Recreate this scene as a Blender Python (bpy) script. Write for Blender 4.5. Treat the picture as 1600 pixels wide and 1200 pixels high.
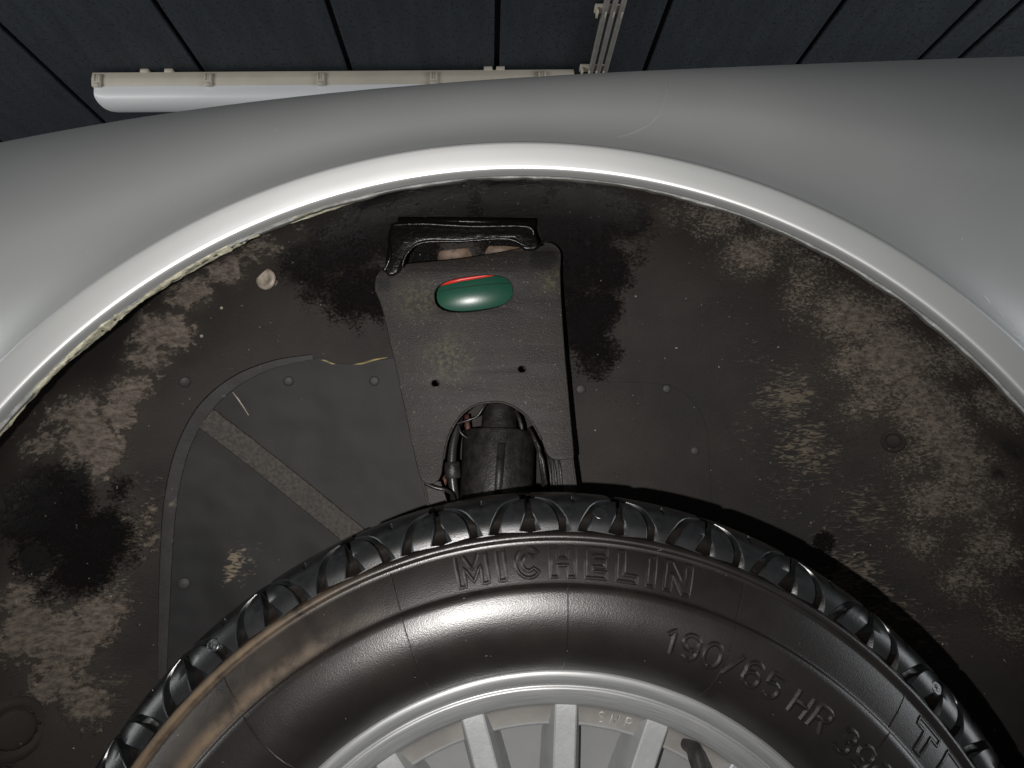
import bpy, bmesh, math, random
import numpy as np
from mathutils import Vector, Matrix, noise as mnoise

# ------------------------------------------------------------------ scene
S = bpy.context.scene
for o in list(bpy.data.objects):
    bpy.data.objects.remove(o)
random.seed(4)
rng = np.random.default_rng(7)
COL = S.collection

# camera ----------------------------------------------------------- (wheel axle centre is the origin, car side faces -y)
CAM = np.array([-.0393, -.4435, .3138]); YAW, PITCH, FPX = .0312, .1397, 1110.
cd = bpy.data.cameras.new('camera'); cam = bpy.data.objects.new('camera', cd); COL.objects.link(cam)
cam.location = CAM; cam.rotation_euler = (math.pi/2 + PITCH, 0, -YAW)
cd.sensor_width = 36; cd.lens = 36*FPX/1600; cd.clip_start = .01; cd.clip_end = 60
S.camera = cam

# room light ---------------------------------------------------------
w = bpy.data.worlds.new('World'); S.world = w; w.use_nodes = True
bgn = w.node_tree.nodes['Background']; bgn.inputs[0].default_value = (.97, .99, 1, 1); bgn.inputs[1].default_value = .125

def lamp(name, kind, loc, energy, color, **k):
    l = bpy.data.lights.new(name, kind); l.energy = energy; l.color = color
    for a, b in k.items(): setattr(l, a, b)
    o = bpy.data.objects.new(name, l); COL.objects.link(o); o.location = loc
    return o
# the phone's flash, a few centimetres low and left of the lens
fl = lamp('phone_flash', 'SPOT', (CAM[0]-.041, CAM[1], CAM[2]-.021), 17, (1, .97, .935), spot_size=math.radians(112), spot_blend=1., shadow_soft_size=.0022)
fl.rotation_euler = (math.pi/2 + PITCH, 0, -YAW)
# soft fill lamps added left and right of the car, no source known
for sx_ in (-1, 1):
    a_ = lamp('side_fill', 'AREA', (3.7*sx_, -.25, .75), 66, (.98, 1, .99) if sx_ < 0 else (.93, .97, 1), shape='RECTANGLE', size=2.0, size_y=1.9)
    a_.rotation_euler = Vector((-sx_, .45, .42)).to_track_quat('-Z', 'Y').to_euler()
S.view_settings.view_transform = 'Standard'; S.view_settings.look = 'None'
S.view_settings.exposure = 0; S.view_settings.gamma = 1; S.view_settings.use_curve_mapping = False
S.render.engine = 'CYCLES'; S.cycles.max_bounces = 4; S.cycles.use_denoising = True
S.render.resolution_x = 1024; S.render.resolution_y = 768

# measured directions: a photo pixel (1600 wide) at a given depth plane y
_cy, _sy, _cp, _sp = math.cos(YAW), math.sin(YAW), math.cos(PITCH), math.sin(PITCH)
_f = np.array([_sy*_cp, _cy*_cp, _sp]); _r = np.array([_cy, -_sy, 0]); _u = np.cross(_r, _f)
def rayd(px, py): return _f + (px-800)/FPX*_r - (py-600)/FPX*_u
def at(px, py, Y):
    d = rayd(px, py); return CAM + (Y-CAM[1])/d[1]*d

# ------------------------------------------------------------------ helpers
def obj(name, data, mat=None, parent=None, smooth=True, auto=None):
    o = bpy.data.objects.new(name, data); COL.objects.link(o)
    if mat is not None and len(data.materials) == 0: data.materials.append(mat)
    if parent is not None: o.parent = parent
    if smooth and isinstance(data, bpy.types.Mesh):
        data.polygons.foreach_set('use_smooth', [True]*len(data.polygons))
        if auto: data.set_sharp_from_angle(angle=math.radians(auto))
    return o
def mesh(name, v, f):
    m = bpy.data.meshes.new(name); m.from_pydata([tuple(map(float, p)) for p in v], [], f); m.update(); return m
def grid(P, closed_u=False, flip=False):
    """P[nu][nv] -> verts, faces"""
    P = np.asarray(P); nu, nv = P.shape[:2]; V = P.reshape(-1, 3); Fc = []
    for i in range(nu if closed_u else nu-1):
        i2 = (i+1) % nu
        for j in range(nv-1):
            q = (i*nv+j, i*nv+j+1, i2*nv+j+1, i2*nv+j)
            Fc.append(q[::-1] if flip else q)
    return V, Fc
def empty(name, loc=(0, 0, 0)):
    o = bpy.data.objects.new(name, None); COL.objects.link(o); o.location = loc; return o
def tag(o, label=None, cat=None, group=None, kind=None):
    for k, v in (('label', label), ('category', cat), ('group', group), ('kind', kind)):
        if v: o[k] = v
    return o
def lathe_y(prof, n=192, a0=0, a1=2*math.pi):
    """prof: (R, y) list revolved round the wheel axis"""
    full = abs(a1-a0-2*math.pi) < 1e-6
    A = np.linspace(a0, a1, n, endpoint=not full)
    P = [[(R*math.sin(a), y, R*math.cos(a)) for R, y in prof] for a in A]
    return grid(P, closed_u=full)
def catmull(pts, n=8, closed=False):
    pts = [np.array(p, float) for p in pts]; out = []; N = len(pts)
    rg = N if closed else N-1
    for i in range(rg):
        if closed: p0, p1, p2, p3 = pts[i-1], pts[i], pts[(i+1) % N], pts[(i+2) % N]
        else: p0, p1, p2, p3 = pts[max(i-1, 0)], pts[i], pts[i+1], pts[min(i+2, N-1)]
        for k in range(n):
            t = k/n
            out.append(.5*(2*p1+(p2-p0)*t+(2*p0-5*p1+4*p2-p3)*t*t+(3*p1-p0-3*p2+p3)*t**3))
    if not closed: out.append(pts[-1])
    return out
def tube(path, r, n=10, caps=True):
    path = [np.array(p, float) for p in path]; V = []; Fc = []; rs = r if hasattr(r, '__len__') else [r]*len(path)
    ref = np.array([.3, .2, .9])
    for i, p in enumerate(path):
        t = path[min(i+1, len(path)-1)]-path[max(i-1, 0)]; t /= np.linalg.norm(t)+1e-12
        a = np.cross(t, ref); a /= np.linalg.norm(a)+1e-12; b = np.cross(t, a)
        for k in range(n):
            th = 2*math.pi*k/n; V.append(p+rs[i]*(a*math.cos(th)+b*math.sin(th)))
    for i in range(len(path)-1):
        for k in range(n):
            k2 = (k+1) % n; Fc.append((i*n+k, i*n+k2, (i+1)*n+k2, (i+1)*n+k))
    if caps: Fc.append(tuple(range(n))[::-1]); Fc.append(tuple(range((len(path)-1)*n, len(path)*n)))
    return V, Fc
def revolve(axis_o, axis_d, prof, n=24):
    """prof: (distance along axis, radius)"""
    d = np.array(axis_d, float); d /= np.linalg.norm(d)
    a = np.cross(d, [.2, .9, .3]); a /= np.linalg.norm(a); b = np.cross(d, a); o = np.array(axis_o, float)
    P = [[o+d*s+r*(a*math.cos(2*math.pi*k/n)+b*math.sin(2*math.pi*k/n)) for s, r in prof] for k in range(n)]
    return grid(P, closed_u=True)
def join(*parts):
    V = []; Fc = []
    for v, f in parts:
        k = len(V); V += list(v); Fc += [tuple(i+k for i in q) for q in f]
    return V, Fc
def box(c, s, rot=None):
    V = []; R = Matrix(rot) if rot is not None else None
    for x in (-1, 1):
        for y in (-1, 1):
            for z in (-1, 1):
                p = Vector((x*s[0]/2, y*s[1]/2, z*s[2]/2))
                if R: p = R @ p
                V.append(np.array(p)+np.array(c))
    return V, [(0, 1, 3, 2), (4, 6, 7, 5), (0, 4, 5, 1), (2, 3, 7, 6), (0, 2, 6, 4), (1, 5, 7, 3)]
def bevel_mesh(me, w, seg=2):
    bm = bmesh.new(); bm.from_mesh(me)
    bmesh.ops.recalc_face_normals(bm, faces=bm.faces)
    bmesh.ops.bevel(bm, geom=list(bm.edges), offset=w, segments=seg, affect='EDGES', profile=.5)
    bm.to_mesh(me); bm.free(); return me

# ------------------------------------------------------------------ materials
def newmat(name):
    m = bpy.data.materials.new(name); m.use_nodes = True; nt = m.node_tree
    return m, nt, nt.nodes['Principled BSDF']
def N(nt, t, **k):
    n = nt.nodes.new(t)
    for a, b in k.items(): setattr(n, a, b)
    return n
def noise(nt, scale, detail=4, rough=.55, vec=None, dist=0):
    n = N(nt, 'ShaderNodeTexNoise'); n.inputs['Scale'].default_value = scale; n.inputs['Detail'].default_value = detail
    n.inputs['Roughness'].default_value = rough; n.inputs['Distortion'].default_value = dist
    if vec is not None: nt.links.new(vec, n.inputs['Vector'])
    return n.outputs['Fac']
def ramp(nt, fac, a, b, c0=0., c1=1.):
    n = N(nt, 'ShaderNodeMapRange'); n.interpolation_type = 'SMOOTHSTEP'
    n.inputs['From Min'].default_value = a; n.inputs['From Max'].default_value = b
    n.inputs['To Min'].default_value = c0; n.inputs['To Max'].default_value = c1
    nt.links.new(fac, n.inputs['Value']); return n.outputs['Result']
def mix(nt, fac, a, b):
    n = N(nt, 'ShaderNodeMix', data_type='RGBA')
    for s, v in ((n.inputs['Factor'], fac), (n.inputs['A'], a), (n.inputs['B'], b)):
        if isinstance(v, (tuple, list)): s.default_value = (*v[:3], 1)
        elif isinstance(v, (int, float)): s.default_value = v
        else: nt.links.new(v, s)
    return n.outputs['Result']
def mth(nt, op, a, b=None, c=None):
    n = N(nt, 'ShaderNodeMath', operation=op)
    for i, v in enumerate((a, b, c)):
        if v is None: continue
        if isinstance(v, (int, float)): n.inputs[i].default_value = v
        else: nt.links.new(v, n.inputs[i])
    return n.outputs[0]
def attr(nt, name): return N(nt, 'ShaderNodeAttribute', attribute_name=name).outputs['Fac']
def coords(nt, scale=None):
    g = N(nt, 'ShaderNodeTexCoord').outputs['Object']
    if scale is None: return g
    m = N(nt, 'ShaderNodeMapping'); m.inputs['Scale'].default_value = scale; nt.links.new(g, m.inputs['Vector']); return m.outputs['Vector']
def bump(nt, h, strength, dist, prev=None):
    b = N(nt, 'ShaderNodeBump'); b.inputs['Strength'].default_value = strength; b.inputs['Distance'].default_value = dist
    nt.links.new(h, b.inputs['Height'])
    if prev is not None: nt.links.new(prev, b.inputs['Normal'])
    return b.outputs['Normal']
def setp(nt, p, **k):
    for a, v in k.items():
        s = p.inputs[a.replace('_', ' ')]
        if isinstance(v, (tuple, list)): s.default_value = (*v[:3], 1) if len(v) == 3 and s.type == 'RGBA' else v
        elif isinstance(v, (int, float)): s.default_value = v
        else: nt.links.new(v, s)

def simple(name, col, rough=.5, metal=0., nscale=None, namp=.25, bscale=None, bstr=.2, bdist=.0005, spec=.5, dust=None):
    m, nt, p = newmat(name); co = coords(nt)
    c = col
    if nscale:
        f = noise(nt, nscale, 6, .6, co)
        c = mix(nt, ramp(nt, f, .3, .7), tuple(x*(1-namp) for x in col), tuple(min(1, x*(1+namp)) for x in col))
    if dust:
        dm = ramp(nt, noise(nt, dust[1], 7, .7, co), dust[2], dust[2]+.14)
        c = mix(nt, dm, c, dust[0])
    setp(nt, p, Base_Color=c, Roughness=rough, Metallic=metal); p.inputs['Specular IOR Level'].default_value = spec
    if bscale: setp(nt, p, Normal=bump(nt, noise(nt, bscale, 5, .6, co), bstr, bdist))
    return m

# silver metallic car paint
m, nt, p = newmat('silver_paint'); co = coords(nt)
fl1 = noise(nt, 2600, 1, .5, co); big = noise(nt, 9, 3, .5, co)
c = mix(nt, ramp(nt, big, .3, .7), (.55, .558, .553), (.59, .595, .59))
specks = ramp(nt, noise(nt, 300, 2, .5, co), .775, .80)
c = mix(nt, specks, c, (.8, .8, .78))
setp(nt, p, Base_Color=c, Metallic=.75, Roughness=.44, Coat_Weight=.14, Coat_Roughness=.16,
     Normal=bump(nt, fl1, .05, .0002, bump(nt, noise(nt, 22, 3, .5, co), .12, .0012)))
PAINT = m
# bare overspray on the flange return
m, nt, p = newmat('flange_paint'); co = coords(nt)
a = noise(nt, 60, 8, .75, coords(nt, (1, .35, 1)))
b = noise(nt, 18, 5, .6, co)
at_b = attr(nt, 'grime')
c = mix(nt, ramp(nt, a, .35, .65), (.30, .31, .30), (.60, .61, .60))
c = mix(nt, ramp(nt, mth(nt, 'ADD', at_b, mth(nt, 'MULTIPLY', mth(nt, 'SUBTRACT', b, .5), .9)), .35, .6), c, (.10, .095, .085))
setp(nt, p, Base_Color=c, Metallic=.2, Roughness=.5, Normal=bump(nt, noise(nt, 140, 6, .7, co), .7, .0015))
FLANGE = m
# under-sealed wheel housing with dried mud
m, nt, p = newmat('underseal'); co = coords(nt)
mud = attr(nt, 'mud'); tar_shade = attr(nt, 'tar_shade'); scuff = attr(nt, 'scuff')
stre = coords(nt, (1, 1, .45))
n_big = noise(nt, 22, 5, .65, co); n_fine = noise(nt, 330, 5, .78, coords(nt, (1, 1, 1.5))); n_f2 = noise(nt, 700, 2, .6, co)
m_in = mth(nt, 'ADD', mud, mth(nt, 'ADD', mth(nt, 'MULTIPLY', mth(nt, 'SUBTRACT', n_big, .5), 1.0), mth(nt, 'MULTIPLY', mth(nt, 'SUBTRACT', n_fine, .5), 2.3)))
sxx = N(nt, 'ShaderNodeSeparateXYZ'); nt.links.new(co, sxx.inputs[0])
lr = ramp(nt, sxx.outputs['X'], -.10, .05)
n_med = noise(nt, 130, 6, .7, coords(nt, (1, 1, 1.4)))
m_l = mth(nt, 'ADD', mud, mth(nt, 'ADD', mth(nt, 'MULTIPLY', mth(nt, 'SUBTRACT', n_big, .5), 1.3), mth(nt, 'MULTIPLY', mth(nt, 'SUBTRACT', n_med, .5), 1.5)))
mixm = N(nt, 'ShaderNodeMix'); nt.links.new(lr, mixm.inputs['Factor']); nt.links.new(ramp(nt, m_l, .38, .58), mixm.inputs['A']); nt.links.new(ramp(nt, m_in, .36, .66), mixm.inputs['B'])
mudm = mixm.outputs['Result']
wr = noise(nt, 105, 5, .6, coords(nt, (1, 1, 3.4)), 1.2)
s_in = mth(nt, 'ADD', scuff, mth(nt, 'MULTIPLY', mth(nt, 'SUBTRACT', wr, .5), 2.2))
scm = ramp(nt, s_in, .45, .85)
basec = mix(nt, ramp(nt, noise(nt, 7, 5, .6, co), .35, .65), (.0112, .0092, .0081), (.0235, .0186, .0156))
mudc = mix(nt, ramp(nt, noise(nt, 130, 5, .75, coords(nt, (1, 1, 2))), .3, .7), (.048, .040, .033), (.165, .138, .114))
basec = mix(nt, mth(nt, 'MULTIPLY', ramp(nt, mud, .05, .9), .65), basec, (.050, .041, .034))
c = mix(nt, scm, basec, (.10, .082, .060))
c = mix(nt, mudm, c, mudc)
tar_shade_m = ramp(nt, mth(nt, 'ADD', tar_shade, mth(nt, 'ADD', mth(nt, 'MULTIPLY', mth(nt, 'SUBTRACT', n_big, .5), 1.1), mth(nt, 'MULTIPLY', mth(nt, 'SUBTRACT', n_fine, .5), 1.1))), .34, .62)
c = mix(nt, tar_shade_m, c, mix(nt, n_fine, (.003, .0026, .0026), (.0105, .0095, .0098)))
dots = ramp(nt, noise(nt, 360, 1, .4, co), .785, .81)
c = mix(nt, dots, c, (.28, .26, .23))
ro = mix(nt, tar_shade_m, (.68,)*3, (.26,)*3); ro = mix(nt, mudm, ro, (.9,)*3)
hgt = mth(nt, 'ADD', mth(nt, 'MULTIPLY', n_fine, mth(nt, 'ADD', .25, mth(nt, 'MULTIPLY', tar_shade_m, 2.8))), mth(nt, 'ADD', mth(nt, 'MULTIPLY', mudm, .5), mth(nt, 'MULTIPLY', n_f2, .12)))
hgt = mth(nt, 'ADD', hgt, mth(nt, 'MULTIPLY', mth(nt, 'MULTIPLY', wr, mth(nt, 'ADD', scuff, mth(nt, 'MULTIPLY', mudm, .55))), 1.3))
setp(nt, p, Base_Color=c, Roughness=ro, Normal=bump(nt, hgt, .6, .0024, bump(nt, noise(nt, 11, 2, .5, co), .35, .012)))
p.inputs['Specular IOR Level'].default_value = .30
UNDER = m
m, nt, p = newmat('panel_black'); co = coords(nt)
wr2 = noise(nt, 120, 4, .6, coords(nt, (1, 1, 3)), 1.)
smr = ramp(nt, mth(nt, 'ADD', attr(nt, 'scuff'), mth(nt, 'MULTIPLY', mth(nt, 'SUBTRACT', wr2, .5), 1.6)), .5, .8)
c = mix(nt, ramp(nt, noise(nt, 8, 4, .6, co), .3, .7), (.0082, .0080, .0087), (.0128, .0116, .0112))
c = mix(nt, smr, c, (.16, .13, .09))
c = mix(nt, ramp(nt, noise(nt, 300, 2, .5, co), .76, .80), c, (.09, .08, .07))
setp(nt, p, Base_Color=c, Roughness=.58, Normal=bump(nt, noise(nt, 900, 2, .6, co), .15, .0005, bump(nt, noise(nt, 13, 2, .5, co), .5, .010)))
p.inputs['Specular IOR Level'].default_value = .26
PANEL = m
SEAM = simple('seam_black', (.0150, .0135, .0125), .68, nscale=40, namp=.4, bscale=200, bstr=.4, bdist=.001, dust=((.14, .115, .085), 60, .60))
STRAP = simple('brown_strap', (.033, .027, .022), .7, nscale=300, namp=.55, bscale=420, bstr=.5, bdist=.0008)
RIVET = simple('rivet_black', (.022, .021, .021), .62, bscale=300, bstr=.3)
m, nt, p = newmat('bracket_black'); co = coords(nt)
def near(nt, pt, r0, r1):
    d = N(nt, 'ShaderNodeVectorMath', operation='DISTANCE'); nt.links.new(co, d.inputs[0]); d.inputs[1].default_value = tuple(pt)
    return ramp(nt, d.outputs['Value'], r1, r0)
nb = noise(nt, 260, 4, .7, co)
c = mix(nt, ramp(nt, noise(nt, 30, 4, .6, co), .3, .7), (.0118, .0096, .0084), (.0182, .0150, .0131))
ol = mth(nt, 'MULTIPLY', mth(nt, 'MAXIMUM', near(nt, at(655, 470, .168), .0, .03), mth(nt, 'MAXIMUM', near(nt, at(700, 560, .168), .0, .035), near(nt, at(860, 440, .168), 0, .02))), ramp(nt, nb, .4, .6))
c = mix(nt, mth(nt, 'MULTIPLY', ol, .7), c, (.075, .066, .036))
c = mix(nt, ramp(nt, noise(nt, 520, 2, .5, co), .66, .72), c, (.085, .075, .066))
tr = mth(nt, 'MAXIMUM', near(nt, at(848, 402, .168), .004, .022), near(nt, at(600, 445, .168), .0, .014))
tr = ramp(nt, mth(nt, 'ADD', tr, mth(nt, 'MULTIPLY', mth(nt, 'SUBTRACT', nb, .5), 1.4)), .45, .7)
c = mix(nt, tr, c, (.006, .0055, .005))
setp(nt, p, Base_Color=c, Roughness=.56, Normal=bump(nt, noise(nt, 800, 3, .65, co), .7, .0008))
p.inputs['Specular IOR Level'].default_value = .45
BRK = m
TARM = simple('wet_tar', (.0035, .0030, .0028), .27, bscale=170, bstr=.45, bdist=.0022, spec=.4)
STEEL = simple('dirty_steel', (.018, .0165, .0155), .42, .1, nscale=120, namp=.5, bscale=480, bstr=.5, bdist=.001)
RUST = simple('rusty_metal', (.08, .03, .02), .6, .1, nscale=110, namp=.6, bscale=200, bstr=.5)
TANM = simple('bare_primer', (.11, .07, .045), .6, nscale=90, namp=.5, dust=((.02, .018, .016), 60, .50))
GREEN = simple('green_enamel', (.014, .070, .044), .30, nscale=14, namp=.12, bscale=500, bstr=.06)
RED = simple('red_enamel', (.62, .035, .025), .35)
CREAM = simple('cream_sealer', (.33, .315, .235), .55, nscale=90, namp=.35, bscale=130, bstr=.8, bdist=.003)
YEL = simple('torn_yellow_edge', (.22, .18, .075), .6, nscale=160, namp=.4)
CLIPM = simple('clip_tan', (.25, .215, .175), .5, nscale=160, namp=.3)
CABLE = simple('cable_black', (.018, .017, .017), .35, bscale=400, bstr=.3)
# rubber with brown dirt
m, nt, p = newmat('tyre_rubber'); co = coords(nt)
sx = N(nt, 'ShaderNodeSeparateXYZ'); nt.links.new(co, sx.inputs[0])
ang = mth(nt, 'ARCTAN2', sx.outputs['X'], sx.outputs['Z'])
rad = mth(nt, 'SQRT', mth(nt, 'ADD', mth(nt, 'POWER', sx.outputs['X'], 2), mth(nt, 'POWER', sx.outputs['Z'], 2)))
ringm = mth(nt, 'MULTIPLY', ramp(nt, rad, .2555, .2615), ramp(nt, rad, .2885, .2835))
fade = ramp(nt, ang, -.28, -.85)
edge = mth(nt, 'MAXIMUM', ramp(nt, rad, .2685, .259), ramp(nt, rad, .2775, .284))
nz = noise(nt, 45, 6, .6, co)
dirt = mth(nt, 'MULTIPLY', mth(nt, 'MULTIPLY', ringm, fade), mth(nt, 'MULTIPLY', mth(nt, 'ADD', .16, edge), ramp(nt, nz, .25, .6)))
base = mix(nt, ramp(nt, noise(nt, 30, 5, .6, co), .3, .7), (.0044, .0033, .0029), (.0074, .0056, .0048))
c = mix(nt, mth(nt, 'MINIMUM', dirt, 1.), base, (.078, .051, .027))
c = mix(nt, ramp(nt, noise(nt, 420, 1, .5, co), .80, .83), c, (.10, .09, .08))
setp(nt, p, Base_Color=c, Roughness=mth(nt, 'ADD', mth(nt, 'ADD', .28, mth(nt, 'MULTIPLY', nz, .14)), mth(nt, 'MULTIPLY', dirt, .4)),
     Normal=bump(nt, noise(nt, 1350, 2, .6, co), .33, .00033))
p.inputs['Specular IOR Level'].default_value = .55
RUBBER = m
TREAD = simple('tread_rubber', (.0066, .0070, .0076), .30, nscale=160, namp=.3, bscale=900, bstr=.2, bdist=.0004, spec=.55, dust=((.045, .042, .04), 140, .66))
# rim alloy: brushed lip and painted pockets
m, nt, p = newmat('machined_alloy'); co = coords(nt)
sx = N(nt, 'ShaderNodeSeparateXYZ'); nt.links.new(co, sx.inputs[0])
rad = mth(nt, 'SQRT', mth(nt, 'ADD', mth(nt, 'POWER', sx.outputs['X'], 2), mth(nt, 'POWER', sx.outputs['Z'], 2)))
ang = mth(nt, 'ARCTAN2', sx.outputs['X'], sx.outputs['Z'])
cb = N(nt, 'ShaderNodeCombineXYZ'); nt.links.new(mth(nt, 'MULTIPLY', rad, 900), cb.inputs[0]); nt.links.new(mth(nt, 'MULTIPLY', ang, 5), cb.inputs[1])
br = noise(nt, 1, 5, .65, cb.outputs[0])
c = mix(nt, ramp(nt, br, .25, .75), (.195, .199, .201), (.29, .294, .294))
c = mix(nt, ramp(nt, noise(nt, 150, 5, .7, co), .66, .74), c, (.24, .24, .235))
setp(nt, p, Base_Color=c, Metallic=.5, Roughness=.42, Normal=bump(nt, br, .18, .0005))
ALLOY = m
POCKET = simple('pocket_paint', (.215, .208, .195), .5, .25, nscale=40, namp=.12, bscale=380, bstr=.2, bdist=.0005, dust=((.24, .22, .20), 70, .68))
SPOKE = simple('spoke_paint', (.25, .255, .258), .45, .35, nscale=60, namp=.08, bscale=420, bstr=.35, bdist=.0005)
BACKD = simple('inner_dish_paint', (.17, .173, .173), .55, .2, nscale=12, namp=.1)

# ------------------------------------------------------------------ the setting
m, nt, p = newmat('ceiling_board'); co = coords(nt)
g = noise(nt, 3, 6, .65, coords(nt, (6, 1, 1)))
c = mix(nt, ramp(nt, g, .3, .7), (.0180, .0235, .0300), (.0305, .0385, .0470))
pits = ramp(nt, noise(nt, 60, 3, .65, coords(nt, (1.6, 1, 1))), .565, .60)
c = mix(nt, pits, c, (.008, .009, .012))
setp(nt, p, Base_Color=c, Roughness=.75, Normal=bump(nt, mth(nt, 'SUBTRACT', noise(nt, 30, 5, .6, co), pits), .4, .004))
BOARD = m
VOID = simple('ceiling_void', (.004, .004, .005), .9)
BATT = simple('groove_strip', (.012, .013, .015), .8)
CZ = 2.0
ceil = tag(obj('ceiling', mesh('ceiling', *box((0, 1.2, CZ+.06), (9, 9.2, .05))), VOID, smooth=False), kind='structure')
seams = [-4.31, -3.70, -3.09, -2.48, -1.865, -1.232, -.621, -.018, .592, 1.205, 1.68, 1.835, 2.44, 3.05, 3.66, 4.27]
for a, b in zip(seams[:-1], seams[1:]):
    for ya, yb in ((-3.3, -.9), (-.893, 1.5), (1.507, 3.92), (3.927, 5.7)):
        me = bevel_mesh(mesh('ceiling_panel', *box(((a+b)/2, (ya+yb)/2, CZ+.01), (b-a-.022, yb-ya, .02))), .003, 1)
        o = obj('ceiling_panel', me, BOARD, ceil, smooth=False)

# ceiling light fixture -------------------------------------------------
TRAY = simple('tray_beige', (.52, .465, .385), .5, nscale=8, namp=.06)
m, nt, p = newmat('diffuser_white'); co = coords(nt)
setp(nt, p, Base_Color=mix(nt, noise(nt, 4, 3, .5, co), (.70, .70, .71), (.76, .76, .765)), Roughness=.35)
DIFF = m
fx0, fx1, fyy = -1.675, .30, 2.305
fx = tag(empty('ceiling_light', (0, 0, 0)), 'long unlit strip light with white diffuser and beige tray under the dark ceiling', 'light')
prof = [(-.062, 1.985), (-.066, 1.955), (-.060, 1.925), (.060, 1.925), (.066, 1.955), (.062, 1.985)]
def extr(prof, x0, x1, ins=0):
    n = len(prof); V = [(x0, fyy+a, b) for a, b in prof]+[(x1, fyy+a, b) for a, b in prof]
    return V, [(i, (i+1) % n, n+(i+1) % n, n+i) for i in range(n)]+[tuple(range(n))[::-1], tuple(range(n, 2*n))]
o = obj('tray', bevel_mesh(mesh('tray', *extr(prof, fx0, fx1)), .004), TRAY, fx, auto=35)
dp = [(-.060+0, 1.925)]+[(-.060*math.cos(t)*(1), 1.922-.064*math.sin(t)**.42) for t in np.linspace(.05, math.pi-.05, 14)]+[(.060, 1.925)]
n = len(dp); V = []
for x, s in ((fx0+.012, .80), (fx0+.03, .93), (fx0+.055, 1.), (fx1-.055, 1.), (fx1-.03, .93), (fx1-.012, .80)):
    V += [(x, fyy+a*(.9+.1*s), 1.925-(1.925-b)*s) for a, b in dp]
Fc = [(i*n+j, i*n+(j+1), (i+1)*n+j+1, (i+1)*n+j) for i in range(5) for j in range(n-1)]+[tuple(range(n))[::-1], tuple(range(5*n, 6*n))]
obj('diffuser', mesh('diffuser', V, Fc), DIFF, fx, auto=50)
clipm = bevel_mesh(mesh('clip', *join(box((0, 0, 0), (.030, .012, .052)), box((0, -.004, -.022), (.020, .012, .016)), box((-.011, -.005, .008), (.006, .012, .03)), box((.011, -.005, .008), (.006, .012, .03)))), .0015, 1)
for x in (-1.645, -1.19, -.73, -.27, .17):
    for sgn in (-1, 1):
        o = obj('clip', clipm, TRAY, fx); o.location = (x, fyy+sgn*.068, 1.945)
        if sgn > 0: o.rotation_euler.z = math.pi
for x in (-1.46, -1.36, -.05, .0):
    o = obj('mounting_lug', bevel_mesh(mesh('mounting_lug', *box((x, fyy-.05, 1.9905), (.035, .03, .018))), .003, 1), TRAY, fx)

fx.rotation_euler.z = -.043
fx.location = Vector((0, fyy, 0))-Matrix.Rotation(-.043, 3, 'Z') @ Vector((0, fyy, 0))
# conduit pipes ----------------------------------------------------------
PIPE = simple('conduit_grey', (.30, .275, .25), .45, nscale=30, namp=.1)
run = tag(empty('conduit_run', (0, 0, 0)), 'three parallel grey conduit pipes clipped together on the ceiling right of the light', 'pipes')
ca, cb_ = at(945, 110, 2.3), at(967, 0, 1.9)
def oncel(px, py, z=1.97):
    d = rayd(px, py); return CAM+(z-CAM[2])/d[2]*d
p0, p1 = oncel(934, 112), oncel(962, 0)
dirc = (p1-p0)/np.linalg.norm(p1-p0); side = np.array([-dirc[1], dirc[0], 0])*-1
A0 = p0-dirc*1.6; A1 = p1+dirc*3.2
for k in (-1, 0, 1):
    me = mesh('pipe', *tube([A0+side*.029*k, A1+side*.029*k], .0105, 14)); obj('pipe', me, PIPE, run)
for q in (oncel(952, 20), oncel(926, 112), oncel(1000, -140)):
    Rz = Matrix.Rotation(math.atan2(dirc[1], dirc[0])-math.pi/2, 3, 'Z')
    parts = [box(q+np.array([0, 0, .016]), (.105, .04, .012), Rz)]
    for k in (-1.5, -.5, .5, 1.5): parts.append(box(q+side*.029*k+np.array([0, 0, .002]), (.0075, .036, .026), Rz))
    obj('pipe_clip', bevel_mesh(mesh('pipe_clip', *join(*parts)), .002, 1), TRAY, run)

# ------------------------------------------------------------------ the car
car = tag(empty('car', (0, 0, -.318)), 'silver car seen close at its wheel arch, black tyre on a silver spoked rim', 'car')
def part(name, me, mat, parent=None, smooth=True, auto=None):
    par = parent if parent is not None else car
    o = obj(name, me, mat, par, smooth, auto)
    if par is car: o.location = (0, 0, .318)
    return o

# fender -------------------------------------------------------------
CC = np.array([-.0141, .1099]); RC = .4146      # crease where the flare meets the lip
CF = np.array([-.0143, .1187]); RF = .3878      # inner edge of the lip
zx = np.polyfit([-.7, -.3892, -.3131, -.2361, -.1631, -.0708, -.0243, .0367, .0886, .1646, .2609, .3581, .75],
                [.40, .4755, .491, .5045, .516, .525, .529, .534, .538, .545, .55, .555, .565], 5)
def fend(x, h, d):
    Y = .0035 - .0295*math.exp(-d/.019)
    rr = .05 + .105*(1/(1+math.exp(-(abs(x+.02)-.24)/.06)))
    zc = np.polyval(zx, x)-.566*(rr-.09)+.0051
    # crown in plan
    Y += .10*max(0, abs(x)-.30)**2
    if h <= zc: return (x, Y, h)
    ph = (h-zc)/rr
    if ph < math.pi/2: return (x, Y+rr*(1-math.cos(ph)), zc+rr*math.sin(ph))
    return (x, Y+rr+(h-zc-rr*math.pi/2), zc+rr+.02*(h-zc-rr*math.pi/2))
ths = np.radians(np.linspace(-112, 112, 260))
ds = [.55*(k/70)**1.9 for k in range(71)]
P = []
for t in ths:
    dx, dz = math.sin(t), math.cos(t); row = []
    for d in ds:
        x = CC[0]+(RC+d)*dx; h = CC[1]+(RC+d)*dz
        row.append(fend(x, h, d))
    P.append(row)
V, Fc = grid(P, flip=True)
fender = part('fender', mesh('fender', V, Fc), PAINT)
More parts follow.
